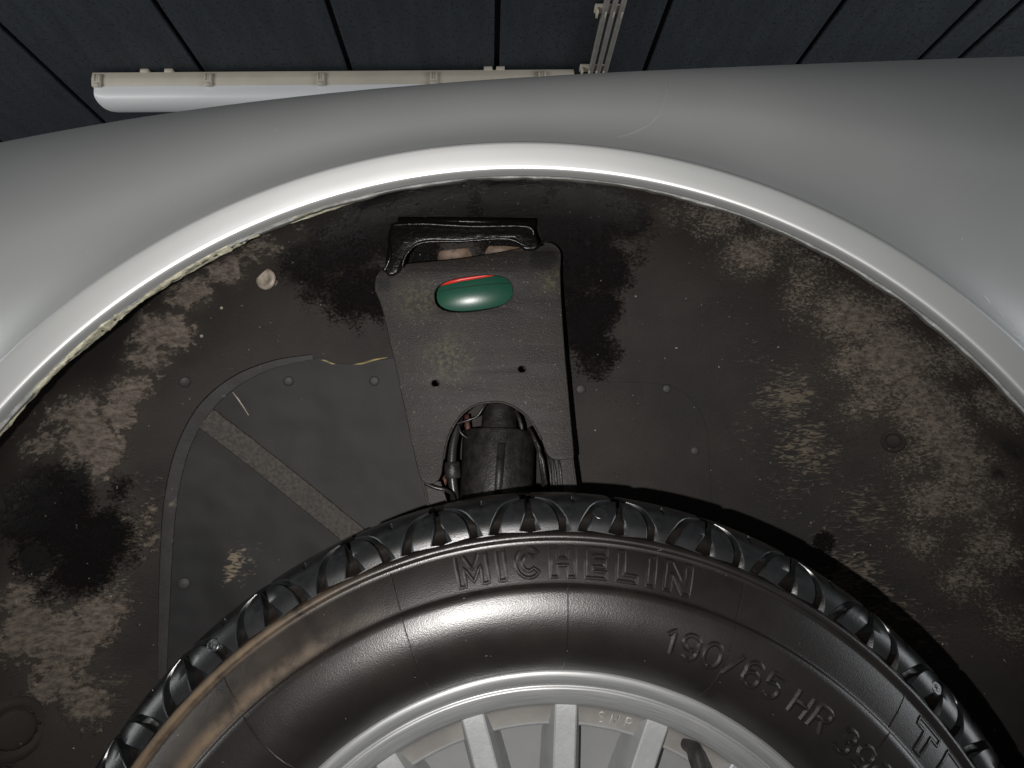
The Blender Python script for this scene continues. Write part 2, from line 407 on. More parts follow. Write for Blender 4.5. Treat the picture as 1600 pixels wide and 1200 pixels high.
# the lip: a rolled bead round the opening
sec = [(-.004, -.0245), (0, -.0264), (.015, -.0278), (.05, -.0284), (.12, -.0284), (.3, -.0281), (.6, -.0275), (.84, -.0269), (.92, -.0266), (.955, -.0260), (.98, -.0245), (.994, -.0222), (1.0, -.0185)]
P = []
for t in ths:
    dx, dz = math.sin(t), math.cos(t)
    a = CC+RC*np.array([dx, dz]); b = CF+RF*np.array([dx, dz])
    P.append([(a[0]+(b[0]-a[0])*s, y, a[1]+(b[1]-a[1])*s) for s, y in sec])
V, Fc = grid(P, flip=True); part('arch_lip', mesh('arch_lip', V, Fc), PAINT, fender)
P = []; gr = []
for i, t in enumerate(ths):
    dx, dz = math.sin(t), math.cos(t)
    wob = .0016*mnoise.noise((t*16, 3, 1))+.0009*mnoise.noise((t*55, 9, 1))
    row = []
    for y, r in ((-.0181, 0), (-.017, .0003), (-.015, .0003+wob*.5), (-.012, wob), (-.009, .002+wob), (-.006, .012)):
        b = CF+(RF+r)*np.array([dx, dz]); row.append((b[0], y, b[1])); gr.append(np.clip((y+.0175)/.006, 0, 1)*(.85+.2*(t > -.1)))
    P.append(row)
V, Fc = grid(P, flip=True); me = mesh('flange', V, Fc)
me.attributes.new('grime', 'FLOAT', 'POINT').data.foreach_set('value', gr)
part('lip_return_flange', me, FLANGE, fender)
# paint scratch on the fender
def on_fender(px, py):
    d = rayd(px, py); lo = None
    Pf = np.array(fender.data.vertices[0].co)
    # march the ray against the analytic skin
    best = None
    for t in np.linspace(.36, .62, 700):
        q = CAM+t*d; 
        dd = math.hypot(q[0]-CC[0], q[2]-CC[1])-RC
        rr = .05 + .105*(1/(1+math.exp(-(abs(q[0]+.02)-.24)/.06))); zc = np.polyval(zx, q[0])-.566*(rr-.09)+.0051
        Y = .0035 - .0295*math.exp(-max(dd, 0)/.019)+.10*max(0, abs(q[0])-.30)**2
        if q[2] > zc:
            s = (q[2]-zc)/rr
            if s < 1: Y += rr*(1-math.sqrt(1-s*s))
            else: continue
        if q[1] > Y: return q-d*.0012
    return CAM+.5*d
def ribbon(pts, wd, nrm=(0, -1, .3)):
    V = []; Fc = []; nr = np.array(nrm, float); nr /= np.linalg.norm(nr)
    for i, q in enumerate(pts):
        t = pts[min(i+1, len(pts)-1)]-pts[max(i-1, 0)]; s = np.cross(t, nr); s /= np.linalg.norm(s)+1e-12
        w_ = wd*(.25+.75*math.sin(math.pi*(i+.5)/len(pts)))/2
        V += [q-s*w_, q+nr*wd*.15, q+s*w_]
    for i in range(len(pts)-1): Fc += [(3*i, 3*i+1, 3*i+4, 3*i+3), (3*i+1, 3*i+2, 3*i+5, 3*i+4)]
    return V, Fc
SCR2 = simple('scratch_faint', (.40, .405, .40), .5, .6)
SCR = simple('scratch_pale', (.50, .50, .48), .6)
sc = catmull([(1041, 118), (1043, 140), (1036, 165), (1020, 188), (995, 204), (966, 214)], 6)
part('paint_scratch', mesh('paint_scratch', *ribbon([on_fender(*q) for q in sc], .0008)), SCR2, fender)
sc = [(1540, 470), (1560, 489), (1576, 500), (1590, 520)]
for (a, b) in ((1538, 462), (1560, 486), (1578, 498)):
    part('paint_chip', mesh('paint_chip', *ribbon([on_fender(a, b), on_fender(a+5, b+5), on_fender(a+9, b+12)], .0009)), SCR, fender)

# wheel housing --------------------------------------------------------
LR, LYC, LB, LY0, LN = .456, .075, .178, -.008, 3.2
LFH = .083/(1-(.392/LR)**LN)**(1/LN)          # front half closes in to the lip
LC = CF
LA0 = -math.asin(min(1, (.083/LFH)**(LN/2)))
def liner_pt(t, s, off=0):
    """t angle from +z, s 0..1 from lip to wall centre"""
    a = LA0+s*(math.pi/2-LA0)
    r = LR*max(math.cos(a), 0)**(2/LN); sn = math.sin(a)
    y = LYC+(LB if sn > 0 else LFH)*math.copysign(abs(sn)**(2/LN), sn)
    return np.array([LC[0]+r*math.sin(t), y, LC[1]+r*math.cos(t)])
def liner_f(q):
    r = math.hypot(q[0]-LC[0], q[2]-LC[1])/LR; y = q[1]-LYC
    return r**LN+(abs(y)/(LB if y > 0 else LFH))**LN-1
def liner_n(q):
    e = 1e-5; g = np.array([liner_f(q+e*v)-liner_f(q-e*v) for v in np.eye(3)]); return -g/np.linalg.norm(g)
def on_liner(px, py, off=0.):
    d = rayd(px, py); lo, hi = .42, .95
    t = lo
    while t < hi:
        q = CAM+t*d
        if q[1] > LY0+.02 and liner_f(q) > 0: break
        t += .01
    a, b = t-.01, t
    for _ in range(30):
        mth_ = (a+b)/2; q = CAM+mth_*d
        if q[1] > LY0+.005 and liner_f(q) > 0: b = mth_
        else: a = mth_
    q = CAM+a*d
    return q+liner_n(q)*off
NT, NS = 420, 200
th = np.radians(np.linspace(-125, 125, NT))
ss = np.linspace(0, .985, NS)
P = np.array([[liner_pt(t, s) for s in ss] for t in th])
V, Fc = grid(P)
def spots(L, V):
    val = np.zeros(len(V))
    for (px, py, rp, amp) in L:
        c = on_liner(px, py); dep = (c-CAM)@_f; r = rp*dep/FPX
        val = np.maximum(val, amp*np.exp(-(((V-c)**2).sum(1))/(r*r)))
    return val
Vn = np.asarray(V)
MUD = [(420, 385, 40, .6), (1090, 330, 50, .55), (1300, 480, 60, .7), (1430, 600, 70, .8), (1480, 690, 70, .8), (1440, 850, 60, .6), (1340, 640, 45, .6), (1560, 760, 60, .6), (150, 720, 50, .85), (200, 610, 45, .8), (90, 1060, 60, .7), (20, 940, 50, .7), (40, 980, 70, .75), (100, 1000, 75, .8), (150, 960, 60, .75), (130, 1090, 55, .7), (60, 880, 45, .6), (170, 700, 40, .85), (140, 690, 60, .75), (60, 700, 50, .6), (190, 650, 45, .75), (230, 560, 45, .75), (255, 520, 50, .85), (300, 460, 45, .85), (350, 420, 45, .75),
       (400, 390, 45, .65), (120, 640, 60, .7), (40, 780, 40, .45), (230, 860, 45, .42), (460, 370, 40, .45), (215, 800, 45, .4),
       (1120, 340, 60, .62), (1170, 400, 55, .78), (1210, 380, 60, .62), (1260, 430, 60, .62), (1330, 500, 85, .82), (1400, 560, 90, .9), (1520, 780, 70, .7), (1260, 470, 60, .6), (1330, 560, 50, .75), (1450, 640, 80, .8), (1500, 720, 80, .75), (1370, 620, 50, .7), (1460, 780, 70, .7), (1540, 850, 70, .6), (1560, 640, 60, .65), (1490, 560, 60, .62), (1500, 900, 60, .55), (1040, 330, 45, .45), (1420, 720, 50, .65), (1570, 980, 60, .5), (1400, 480, 60, .6)]
TAR_SHADE = [(480, 400, 70, .6), (540, 380, 80, .8), (590, 340, 80, .9), (470, 330, 50, .5), (560, 450, 70, .7), (860, 360, 70, .95), (980, 340, 60, .7), (940, 420, 55, .75), (1000, 380, 45, .4), (910, 520, 45, .75), (80, 800, 65, .95), (150, 850, 60, .9), (110, 760, 40, .8), (60, 870, 45, .8), (190, 760, 35, .6), (620, 320, 70, .75), (700, 320, 80, .95), (800, 320, 90, 1.), (900, 330, 80, .95), (960, 320, 50, .7), (900, 400, 50, .85), (520, 400, 55, .6), (500, 450, 50, .5), (560, 350, 60, .55), (920, 480, 55, .75), (930, 550, 45, .6), (900, 440, 45, .8), (640, 380, 60, .9), (540, 440, 45, .55),
       (100, 830, 60, .85), (60, 760, 60, .8), (130, 890, 55, .85), (70, 930, 30, .5), (30, 820, 50, .7), (1285, 848, 16, 1.), (1560, 740, 25, .55), (1580, 700, 30, .6), (1550, 790, 25, .5), (20, 1150, 45, .7), (200, 870, 35, .5)]  # real tar; spots left of the bracket top also paint the shadow there
SCF = [(1230, 620, 65, .68), (1260, 700, 65, .68), (1350, 800, 60, .55), (1180, 560, 50, .35), (1330, 900, 65, .68), (1380, 960, 65, .62), (1300, 830, 50, .4), (1440, 1000, 60, .5), (1230, 760, 60, .45), (210, 830, 45, .55), (180, 920, 50, .5), (240, 760, 40, .4), (165, 1080, 55, .5), (1200, 680, 90, .35), (1250, 950, 60, .3)]
me = mesh('wheel_housing', V, Fc)
for nm, L in (('mud', MUD), ('tar_shade', TAR_SHADE), ('scuff', SCF)):
    me.attributes.new(nm, 'FLOAT', 'POINT').data.foreach_set('value', spots(L, Vn))
liner = part('wheel_housing', me, UNDER)

def patch(name, outline, off, mat, parent, skirt=.002, rings=14, flatten=None, smooth=True):
    """a sheet that follows the housing, outline given clockwise, closed"""
    pts = np.array(outline, float); c = pts.mean(0); V = []; Fc = []; n = len(pts)
    for k in range(1, rings+1):
        for q in pts: 
            s = c+(q-c)*k/rings; V.append(on_liner(s[0], s[1], off))
    V.append(on_liner(c[0], c[1], off)); ci = len(V)-1
    for k in range(rings-1):
        for i in range(n):
            j = (i+1) % n; Fc.append((k*n+i, k*n+j, (k+1)*n+j, (k+1)*n+i))
    for i in range(n): Fc.append((ci, (i+1) % n, i))
    b = len(V)
    for q in pts: V.append(on_liner(q[0], q[1], off-skirt-.001))
    e = (rings-1)*n
    for i in range(n):
        j = (i+1) % n; Fc.append((e+i, e+j, b+j, b+i))
    return part(name, mesh(name, V, Fc), mat, parent, smooth, 40)
# left sheet with its overlapped seam, right sheet
lo = catmull([(258, 1090), (264, 960), (272, 820), (283, 745), (300, 690), (330, 640), (375, 600), (430, 574), (480, 562), (506, 559), (520, 566), (545, 569), (575, 565), (625, 558)], 6)
lo += [np.array(q, float) for q in ((680, 640), (700, 760), (600, 860), (480, 960), (360, 1060), (300, 1120))]
lp = patch('access_sheet', lo, .0022, PANEL, liner)
lv = np.array([v.co[:] for v in lp.data.vertices])
lp.data.attributes.new('scuff', 'FLOAT', 'POINT').data.foreach_set('value', spots([(372, 880, 24, .95), (366, 905, 22, .95), (380, 858, 18, .8), (420, 905, 26, .32), (330, 800, 30, .2)], lv))
so = catmull([(262, 1060), (266, 960), (274, 820), (285, 745), (302, 690), (332, 640), (377, 600), (432, 574), (490, 561)], 6)
si = catmull([(247, 1060), (247, 960), (252, 820), (262, 745), (280, 685), (312, 630), (362, 588), (424, 563), (488, 553)], 6)
sv = []; sf = []
for i, (a, b) in enumerate(zip(so, si)):
    for k, (f_, o_) in enumerate(((0, .0023), (.06, .0030), (.5, .0029), (.92, .0024), (1, .0002))):
        q = a+(b-a)*f_; sv.append(on_liner(q[0], q[1], o_))
    if i: 
        for k in range(4): sf.append(((i-1)*5+k, (i-1)*5+k+1, i*5+k+1, i*5+k))
part('sealed_seam', mesh('sealed_seam', sv, sf), SEAM, liner, auto=18)
ro_ = [(850, 598)]+[tuple(q) for q in catmull([(900, 597), (980, 597), (1040, 602), (1078, 622), (1100, 660), (1107, 720), (1110, 800), (1112, 900)], 6)]+[(1000, 880), (900, 830), (850, 760)]
rp = patch('blanking_sheet', ro_, .0032, UNDER, liner)
def dome(name, px, py, rpx, mat, parent, h=.35, off=.0022, ring=None):
    c = on_liner(px, py, off); nrm = liner_n(c); r = rpx*((c-CAM)@_f)/FPX
    prof = [(r*h*math.cos(a), r*math.sin(a)) for a in np.linspace(0.01, math.pi/2, 7)]+[(-.001, r*1.02)]
    if ring: prof += [(.0002, r*1.1), (.0008, r*1.35), (.0004, r*1.6), (-.001, r*1.7)]
    return part(name, mesh(name, *revolve(c, nrm, prof, 20)), mat, parent)
for px, py, r, pr in ((451, 595, 8, lp), (585, 595, 8, lp), (288, 911, 10, lp), (329, 664, 10, lp), (907, 608, 8, rp), (1041, 607, 7, rp), (1085, 704, 7, rp)):
    dome('rivet', px, py, r, RIVET, liner, .28, .0034 if px > 800 else .0024)
dome('rubber_plug', 1396, 690, 11, UNDER, liner, .18, .0004, ring=True)
dome('rubber_plug', 289, 597, 9, RIVET, liner, .3, .0005)
dome('rubber_plug', 22, 1140, 30, UNDER, liner, .08, .001, ring=True)
# diagonal strap on the left sheet
ctr = catmull([(322, 652), (400, 712), (480, 776), (570, 850)], 6); sv = []; sf = []
for i, q in enumerate(ctr):
    wv = np.array([.62, -.78])*(19+1.2*mnoise.noise((i*.7, 0, 0)))
    for k, (f_, o_) in enumerate(((-1, .0026), (-.93, .0040), (0, .0042), (.93, .0040), (1, .0026))):
        s = q+wv*f_; sv.append(on_liner(s[0], s[1], o_))
    if i:
        for k in range(4): sf.append(((i-1)*5+k, (i-1)*5+k+1, i*5+k+1, i*5+k))
part('brace_strap', mesh('brace_strap', sv, sf), STRAP, liner, auto=40)
# torn yellow edge of the sheet
for pts in ([(502, 562), (509, 563), (518, 567), (524, 568)], [(552, 569), (568, 567), (584, 562), (606, 558)]):
    cs = catmull(pts, 5); V = []; Fc = []
    for i, q in enumerate(cs):
        hw = 2.9*math.sin(math.pi*(i+.4)/(len(cs)))**.8
        V += [on_liner(q[0], q[1]-hw*.6, .0012), on_liner(q[0], q[1], .0040), on_liner(q[0], q[1]+hw*.6, .0030)]
        if i: Fc += [(3*i-3, 3*i-2, 3*i+1, 3*i), (3*i-2, 3*i-1, 3*i+2, 3*i+1)]
    part('torn_edge', mesh('torn_edge', V, Fc), YEL, liner)
part('scratch', mesh('scratch', *ribbon([on_liner(*q, .0035) for q in ((364, 612), (372, 622), (380, 634), (389, 648))], .0012, (0, -1, 0))), CLIPM, liner)
part('mud_smear', mesh('mud_smear', *(lambda: ([on_liner(1, 1)], []))()), SCR, liner) if False else None
# push-in clip
c = on_liner(423, 439, .0); nn = liner_n(c); nn = nn*.5+np.array([-.42, -.5, .28]); nn /= np.linalg.norm(nn)
rr_ = 17*((c-CAM)@_f)/FPX
V, Fc = revolve(c, nn, [(-.004, rr_*.45), (.006, rr_*.42), (.0065, rr_*.95), (.008, rr_*1.0), (.0095, rr_*.85), (.0098, rr_*.55), (.0085, rr_*.45), (.009, .0001)], 22)
V = [np.array(v)+np.array([0, 0, .0012*mnoise.noise((v[0]*300, v[1]*300, v[2]*300))]) for v in V]
part('trim_clip', mesh('trim_clip', V, Fc), CLIPM, liner)
for px, py, r in ((346, 481, 2.4), (315, 525, 2.6), (1072, 467, 3), (1143, 477, 1.5)):
    dome('paint_fleck', px, py, r, CLIPM if px < 900 else RIVET, liner, .3, .0004)

# seam sealer along the lip
def sealer(t0, t1, n, amp):
    P = []
    for t in np.linspace(t0, t1, n):
        e = math.sin(math.pi*min(max((t-t0)/(t1-t0), .0), 1))**.35
        nz_ = .6+.8*abs(mnoise.noise((t*38, 1, 0)))+.6*max(0, mnoise.noise((t*120, 5, 0)))
        row = []
        for a in np.linspace(0, math.pi, 9):
            r = RF+.0012-amp*e*nz_*math.sin(a)+.0015*math.sin(3*a+t*30)*.3
            y = -.0135+.0055*e*(-math.cos(a))+.002*mnoise.noise((t*50, a, 2))
            row.append((CF[0]+r*math.sin(t), y, CF[1]+r*math.cos(t)))
        P.append(row)
    return grid(P)
for a, b, am in ((-1.03, -.80, .0013), (-.84, -.66, .0024), (-.68, -.44, .0020), (-1.25, -1.02, .0014), (-.45, -.25, .0010)):
    part('seam_sealer', mesh('seam_sealer', *sealer(a, b, 90, am)), CREAM, fender)

# ------------------------------------------------------------------ bracket plate and damper
BY = .168
def curve_plate(name, loops, y, thick, bev, mat, parent=None, bend=None):
    cu = bpy.data.curves.new(name, 'CURVE'); cu.dimensions = '2D'; cu.fill_mode = 'BOTH'; cu.extrude = thick/2; cu.bevel_depth = bev; cu.bevel_resolution = 2
    for L in loops:
        sp = cu.splines.new('POLY'); sp.points.add(len(L)-1); sp.use_cyclic_u = True
        for pt, (a, b) in zip(sp.points, L): pt.co = (a, b, 0, 1)
    tmp = bpy.data.objects.new('tmp', cu); COL.objects.link(tmp)
    dg = bpy.context.evaluated_depsgraph_get(); me = bpy.data.meshes.new_from_object(tmp.evaluated_get(dg))
    bpy.data.objects.remove(tmp); me.materials.clear()
    me.transform(Matrix(((1, 0, 0, 0), (0, 0, -1, y), (0, 1, 0, 0), (0, 0, 0, 1))))
    bm = bmesh.new(); bm.from_mesh(me); bmesh.ops.remove_doubles(bm, verts=bm.verts, dist=1e-6)
    if bend:
        zs = [v.co.z for v in bm.verts]; z0, z1 = min(zs), max(zs)
        for z in np.linspace(z0, z1, 26)[1:-1]:
            bmesh.ops.bisect_plane(bm, geom=bm.verts[:]+bm.edges[:]+bm.faces[:], plane_co=(0, 0, z), plane_no=(0, 0, 1))
        for v in bm.verts: v.co.y += bend(v.co.x, v.co.z)
    bm.to_mesh(me); bm.free(); me.name = name
    return part(name, me, mat, parent, True, 35)
def pl(pts, y=BY): return [(q[0], q[2]) for q in (at(a, b, y) for a, b in pts)]
out = [(588, 440), (592, 428), (606, 419), (640, 413), (700, 407), (760, 398), (815, 387), (838, 380), (856, 378), (868, 383), (875, 393), (875, 410), (874, 440), (880, 540), (887, 620), (894, 705), (891, 714), (880, 717), (864, 716), (855, 708), (846, 685), (832, 660), (812, 640), (788, 628), (765, 627), (742, 632), (722, 646), (706, 666), (697, 690), (692, 720), (689, 742), (682, 752), (671, 754), (661, 748), (655, 730), (645, 690), (628, 610), (610, 530), (598, 480), (588, 455)]
def ell(cx, cy, a, b, rot, n=28, sq=2.6):
    L = []
    for k in range(n):
        t = 2*math.pi*k/n; x = a*math.copysign(abs(math.cos(t))**(2/sq), math.cos(t)); y = b*math.copysign(abs(math.sin(t))**(2/sq), math.sin(t))
        L.append((cx+x*math.cos(rot)-y*math.sin(rot), cy+x*math.sin(rot)+y*math.cos(rot)))
    return L
holes = [ell(740, 459, 63, 29, math.radians(-7)), ell(680.5, 599, 7.5, 6.5, 0, 14, 2), ell(815.5, 577, 7.5, 6.5, 0, 14, 2)]
zl = at(700, 640, BY)[2]; zb = at(700, 755, BY)[2]; zt = at(700, 440, BY)[2]
def bendf(x, z):
    k = max(0, (zl-z)/(zl-zb)); t = max(0, (z-zt)/.03)
    return -.010*k*k + .004*min(t, 1)**2
plate = curve_plate('damper_bracket', [pl(catmull(out, 3, True)), *[pl(h) for h in holes]], BY, .0012, .0009, BRK, bend=bendf)
# rolled edge beads on the plate
V, Fc = tube([np.array([x, BY-.002+bendf(x, z), z]) for x, z in pl(catmull([(846, 688), (832, 662), (812, 642), (788, 630), (765, 629), (742, 634), (722, 648), (708, 668), (699, 690), (694, 718)], 4))], .0011, 8)
part('rolled_edge', mesh('rolled_edge', V, Fc), BRK, plate)
# side returns of the bracket behind the plate
def strip(p_list, y0, y1, th=.0015):
    V = []; Fc = []
    for i, (a, b) in enumerate(p_list):
        q = at(a, b, y0); V += [(q[0], y0, q[2]), (q[0], y1, q[2]), (q[0]+th, y1, q[2]), (q[0]+th, y0, q[2])]
        if i:
            k = 4*i
            for j in range(4): Fc.append((k-4+j, k-4+(j+1) % 4, k+(j+1) % 4, k+j))
    return V, Fc
part('side_return', mesh('side_return', *strip([(597, 470), (611, 530), (630, 615), (655, 720), (668, 785), (680, 830)], BY+.003, BY+.06)), BRK, plate)
part('side_return', mesh('side_return', *strip([(872, 420), (878, 540), (885, 620), (892, 705), (900, 765), (905, 830)], BY+.003, BY+.06)), BRK, plate)
# lower channel under the right leg and left leg
for pts in ([(862, 716), (893, 716), (903, 780), (906, 840), (868, 840), (864, 770)], [(660, 750), (688, 753), (700, 790), (700, 830), (676, 830), (668, 790)]):
    curve_plate('lower_channel', [pl(pts, BY+.006)], BY+.006, .001, .0006, BRK, plate)
for x0 in (868, 876, 884):
    part('channel_rib', mesh('channel_rib', *tube([at(x0-14, 700, BY+.004), at(x0-8, 740, BY+.003), at(x0-4, 800, BY+.003)], .0012, 8)), STEEL, plate)

# top mount: tar-covered box between the plate and the roof
def loftpts(pts, y0, y1):
    q0 = [at(a, b, y0) for a, b in pts]; q1 = [np.array([p_[0], y1, p_[2]]) for p_ in q0]; n = len(pts)
    return q0+q1, [(i, (i+1) % n, n+(i+1) % n, n+i) for i in range(n)]
MY = .150
mo = catmull([(606, 425), (610, 380), (616, 356), (640, 348), (700, 350), (770, 352), (818, 350), (830, 362), (838, 385), (820, 388), (806, 372), (790, 371), (720, 375), (668, 375), (645, 383), (628, 404), (620, 424)], 4, True)
mo2 = []
o = curve_plate('damper_top_mount', [pl(mo, MY)], MY, .003, .0016, TARM)
tmount = o
V, Fc = tube(catmull([at(600, 424, MY-.004), at(610, 400, MY-.006), at(608, 372, MY-.004), at(616, 352, MY), at(640, 346, MY)], 5), [.0014]*21, 8)
part('tar_bead', mesh('tar_bead', V, Fc), TARM, tmount)
V, Fc = tube(catmull([at(612, 352, MY-.003), at(660, 350, MY-.006), at(740, 354, MY-.006), at(822, 354, MY-.004), at(834, 368, MY-.002)], 5), .0014, 8)
part('tar_bead', mesh('tar_bead', V, Fc), TARM, tmount)
V, Fc = tube(catmull([at(628, 418, MY-.004), at(636, 396, MY-.006), at(660, 379, MY-.006), at(720, 377, MY-.006), at(790, 373, MY-.005), at(822, 384, MY-.004), at(846, 383, MY+.002)], 5), .0013, 8)
part('tar_bead', mesh('tar_bead', V, Fc), TARM, tmount)
q0 = at(632, 352, MY+.002); q1 = at(826, 352, MY+.002)
part('mount_roof', mesh('mount_roof', *box(((q0[0]+q1[0])/2, MY+.05, q0[2]+.004), (q1[0]-q0[0]+.012, .10, .005))), TARM, tmount)
for (a, b) in ((618, 388), (832, 376)):
    q = at(a, b, MY); part('mount_cheek', mesh('mount_cheek', *box((q[0], MY+.066, q[2]-.006), (.005, .07, .04))), TARM, tmount)
# rusty stop and primer patches seen through the slot
q = at(745, 396, .205); part('bump_stop', mesh('bump_stop', *revolve(q+np.array([-.038, 0, -.002]), (1, 0, .08), [(0, .0001), (0, .010), (.004, .013), (.03, .0125), (.034, .009), (.045, .0095), (.05, .013), (.078, .012), (.082, .0001)], 20)), TANM, tmount)
q = at(745, 380, .21); part('mount_back', mesh('mount_back', *box((q[0], .232, q[2]-.006), (.12, .004, .05))), TARM, tmount)

# green reservoir behind the oval window
gc = at(742, 462, .226); ax = np.array([1, 0, .13]); ax /= np.linalg.norm(ax)
L_ = .062; R_ = .034
gp = [(-L_*math.cos(a), max(.0001, R_*math.sin(a)**.8)) for a in np.linspace(0, math.pi, 28)]
res = part('green_reservoir', mesh('green_reservoir', *revolve(gc-np.array([0, 0, .004]), ax, gp, 48)), GREEN)
def band(name, zoff, wd, mat, lift):
    V = []; Fc = []
    for i, s in enumerate(np.linspace(-.04, .04, 30)):
        rg = float(np.interp(s, [q_[0] for q_ in gp], [q_[1] for q_ in gp]))
        for j, ww in enumerate((-wd/2, 0, wd/2)):
            ph = zoff+ww/R_; rr2 = rg+.0006
            V.append(gc-np.array([0, 0, .004])+ax*s+rr2*np.array([-.13*math.sin(ph)*.99, -math.cos(ph), math.sin(ph)]))
        if i:
            for j in range(2): Fc.append((3*i-3+j, 3*i-2+j, 3*i+1+j, 3*i+j))
    return part(name, mesh(name, V, Fc), mat, res)
GDK = simple('green_dark', (.006, .028, .018), .5)
band('seam_line', .12, .0010, GDK, .012)
# red stay in front of the reservoir top
V, Fc = tube([at(676, 447, .190), at(720, 437, .1885), at(768, 429, .1885), at(800, 423, .190)], .0017, 10)
part('red_stay', mesh('red_stay', V, Fc), RED, res)
V, Fc = tube([at(680, 438, .1905), at(718, 428, .1895), at(770, 420, .1905)], .0020, 10)
part('red_stay', mesh('red_stay', V, Fc), RED, res)

# damper body in the lower cut-out
dc = at(770, 720, .205)
damp = part('damper', mesh('damper', *revolve(dc+np.array([.003, 0, -.05]), (.03, .05, 1), [(0, .0001), (0, .033), (.074, .033), (.0765, .031), (.077, .018), (.080, .0165), (.094, .0155), (.103, .012), (.110, .006), (.112, .0001)], 40)), STEEL, auto=40)
q = at(772, 760, .170); 
part('damper_band', mesh('damper_band', *box((q[0]+.004, .1705, q[2]+.006), (.0065, .004, .062), Matrix.Rotation(math.radians(4), 3, 'Y'))), STEEL, damp)
# hose with its coupling, wires, rusty edges
hz = catmull([at(719, 640, .20), at(713, 670, .195), at(707, 700, .192), at(706, 740, .19), at(712, 790, .19), at(716, 830, .19)], 5)
hose = part('brake_hose', mesh('brake_hose', *tube(hz, .0042, 12)), CABLE)
a_, b_ = at(706, 722, .189), at(708, 748, .189)
part('hose_coupling', mesh('hose_coupling', *tube([a_, a_+(b_-a_)*.08, a_+(b_-a_)*.92, b_], [.0062, .0072, .0072, .0062], 12)), STEEL, hose, auto=40)
part('wire', mesh('wire', *tube(catmull([at(664, 755, .160), at(680, 762, .159), at(697, 766, .160), at(708, 776, .168), at(712, 800, .18)], 6), .0016, 8)), CABLE, hose)
part('wire', mesh('wire', *tube(catmull([at(714, 662, .180), at(730, 657, .178), at(746, 650, .178), at(757, 634, .178), at(770, 622, .184)], 6), .0011, 8)), CABLE, hose)
part('wire', mesh('wire', *tube(catmull([at(716, 664, .181), at(720, 676, .180), at(730, 684, .181), at(735, 680, .183)], 6), .0010, 8)), CABLE, hose)
for i, pts in enumerate(([(697, 725), (694, 760), (700, 800)], [(724, 640), (712, 664), (704, 690)], [(729, 648), (731, 668), (733, 684)])):
    part('rusty_stay', mesh('rusty_stay', *tube([at(a, b, .212) for a, b in pts], .0026, 8)), RUST, plate)
for i, pts in enumerate(([(806, 640), (815, 665), (818, 700)], [(826, 668), (842, 700), (850, 760)], [(836, 690), (848, 720), (856, 780)])):
    part('steel_rod', mesh('steel_rod', *tube([at(a, b, .196) for a, b in pts], .0020, 8)), STEEL, plate)
part('lower_seat', mesh('lower_seat', *box(at(755, 790, .20)+np.array([0, 0, -.004]), (.09, .05, .006), Matrix.Rotation(math.radians(-4), 3, 'Y'))), RUST, plate)

# ------------------------------------------------------------------ tyre
side = [(.2035, .002), (.2045, -.003), (.2065, -.0075), (.2110, -.0150), (.2160, -.0210), (.2220, -.0258), (.2280, -.0285), (.2340, -.0299), (.2400, -.0303), (.2460, -.0298), (.2520, -.0286), (.2552, -.0277), (.2562, -.0266), (.2568, -.0246), (.2577, -.0241), (.2590, -.0237), (.2620, -.0226), (.2700, -.0199), (.2780, -.0158), (.2802, -.0147), (.2810, -.0150), (.2818, -.0160), (.2830, -.0163), (.2845, -.0156), (.2858, -.0140)]
shp = catmull([(.2862, -.0138), (.2925, -.0126), (.2985, -.0096), (.3030, -.0056), (.3056, -.0016), (.3072, .0045), (.3080, .0140), (.3084, .0300), (.3085, .0450)], 10)
sl = np.cumsum([0]+[float(np.linalg.norm(shp[i+1]-shp[i])) for i in range(len(shp)-1)])
def shoulder(t, drop=0):
    """t: metres along the shoulder profile"""
    i = min(max(int(np.searchsorted(sl, t))-1, 0), len(shp)-2); k = (t-sl[i])/(sl[i+1]-sl[i])
    q = shp[i]+(shp[i+1]-shp[i])*k; d = shp[i+1]-shp[i]; d = d/np.linalg.norm(d); nrm = np.array([d[1], -d[0]])   # outward
    if nrm[0] < 0 and d[1] > 0: nrm = -nrm
    return q-nrm*drop
floor = []
for t in np.linspace(0, sl[-1], 30):
    if t > .0085: floor.append(tuple(shoulder(t, min(.0066, t*.8))))
floor = [(.2862, -.0125), (.2872, -.0090), (.2900, -.0062)]+floor
crown = [(.3014, .0455), (.3070, .0460), (.3074, .070), (.3010, .0705), (.3010, .0785), (.3074, .079), (.3074, .111), (.3010, .1115), (.3010, .1195), (.3074, .120), (.3070, .144), (.3010, .1445)]
back = [(.3020, .165), (.300, .180), (.292, .193), (.280, .203), (.25, .212), (.225, .205), (.205, .185)]
V, Fc = lathe_y(side+floor+crown+back, 320)
tyre = part('tyre', mesh('tyre', V, Fc), RUBBER)
def prof_y(R):
    for (r0, y0), (r1, y1) in zip(side[:-1], side[1:]):
        if r0 <= R <= r1: return y0+(y1-y0)*(R-r0)/(r1-r0)
    return side[-1][1]
NP = 34; PIT = 2*math.pi/NP; T1 = sl[-1]; DM = .0246
def domeh(t): 
    k = t/DM
    return .325*max(0, 1-k**2.2)**.6 if k < 1 else 0
def foot(t, t0, w): return w*max(0, 1-t/t0)
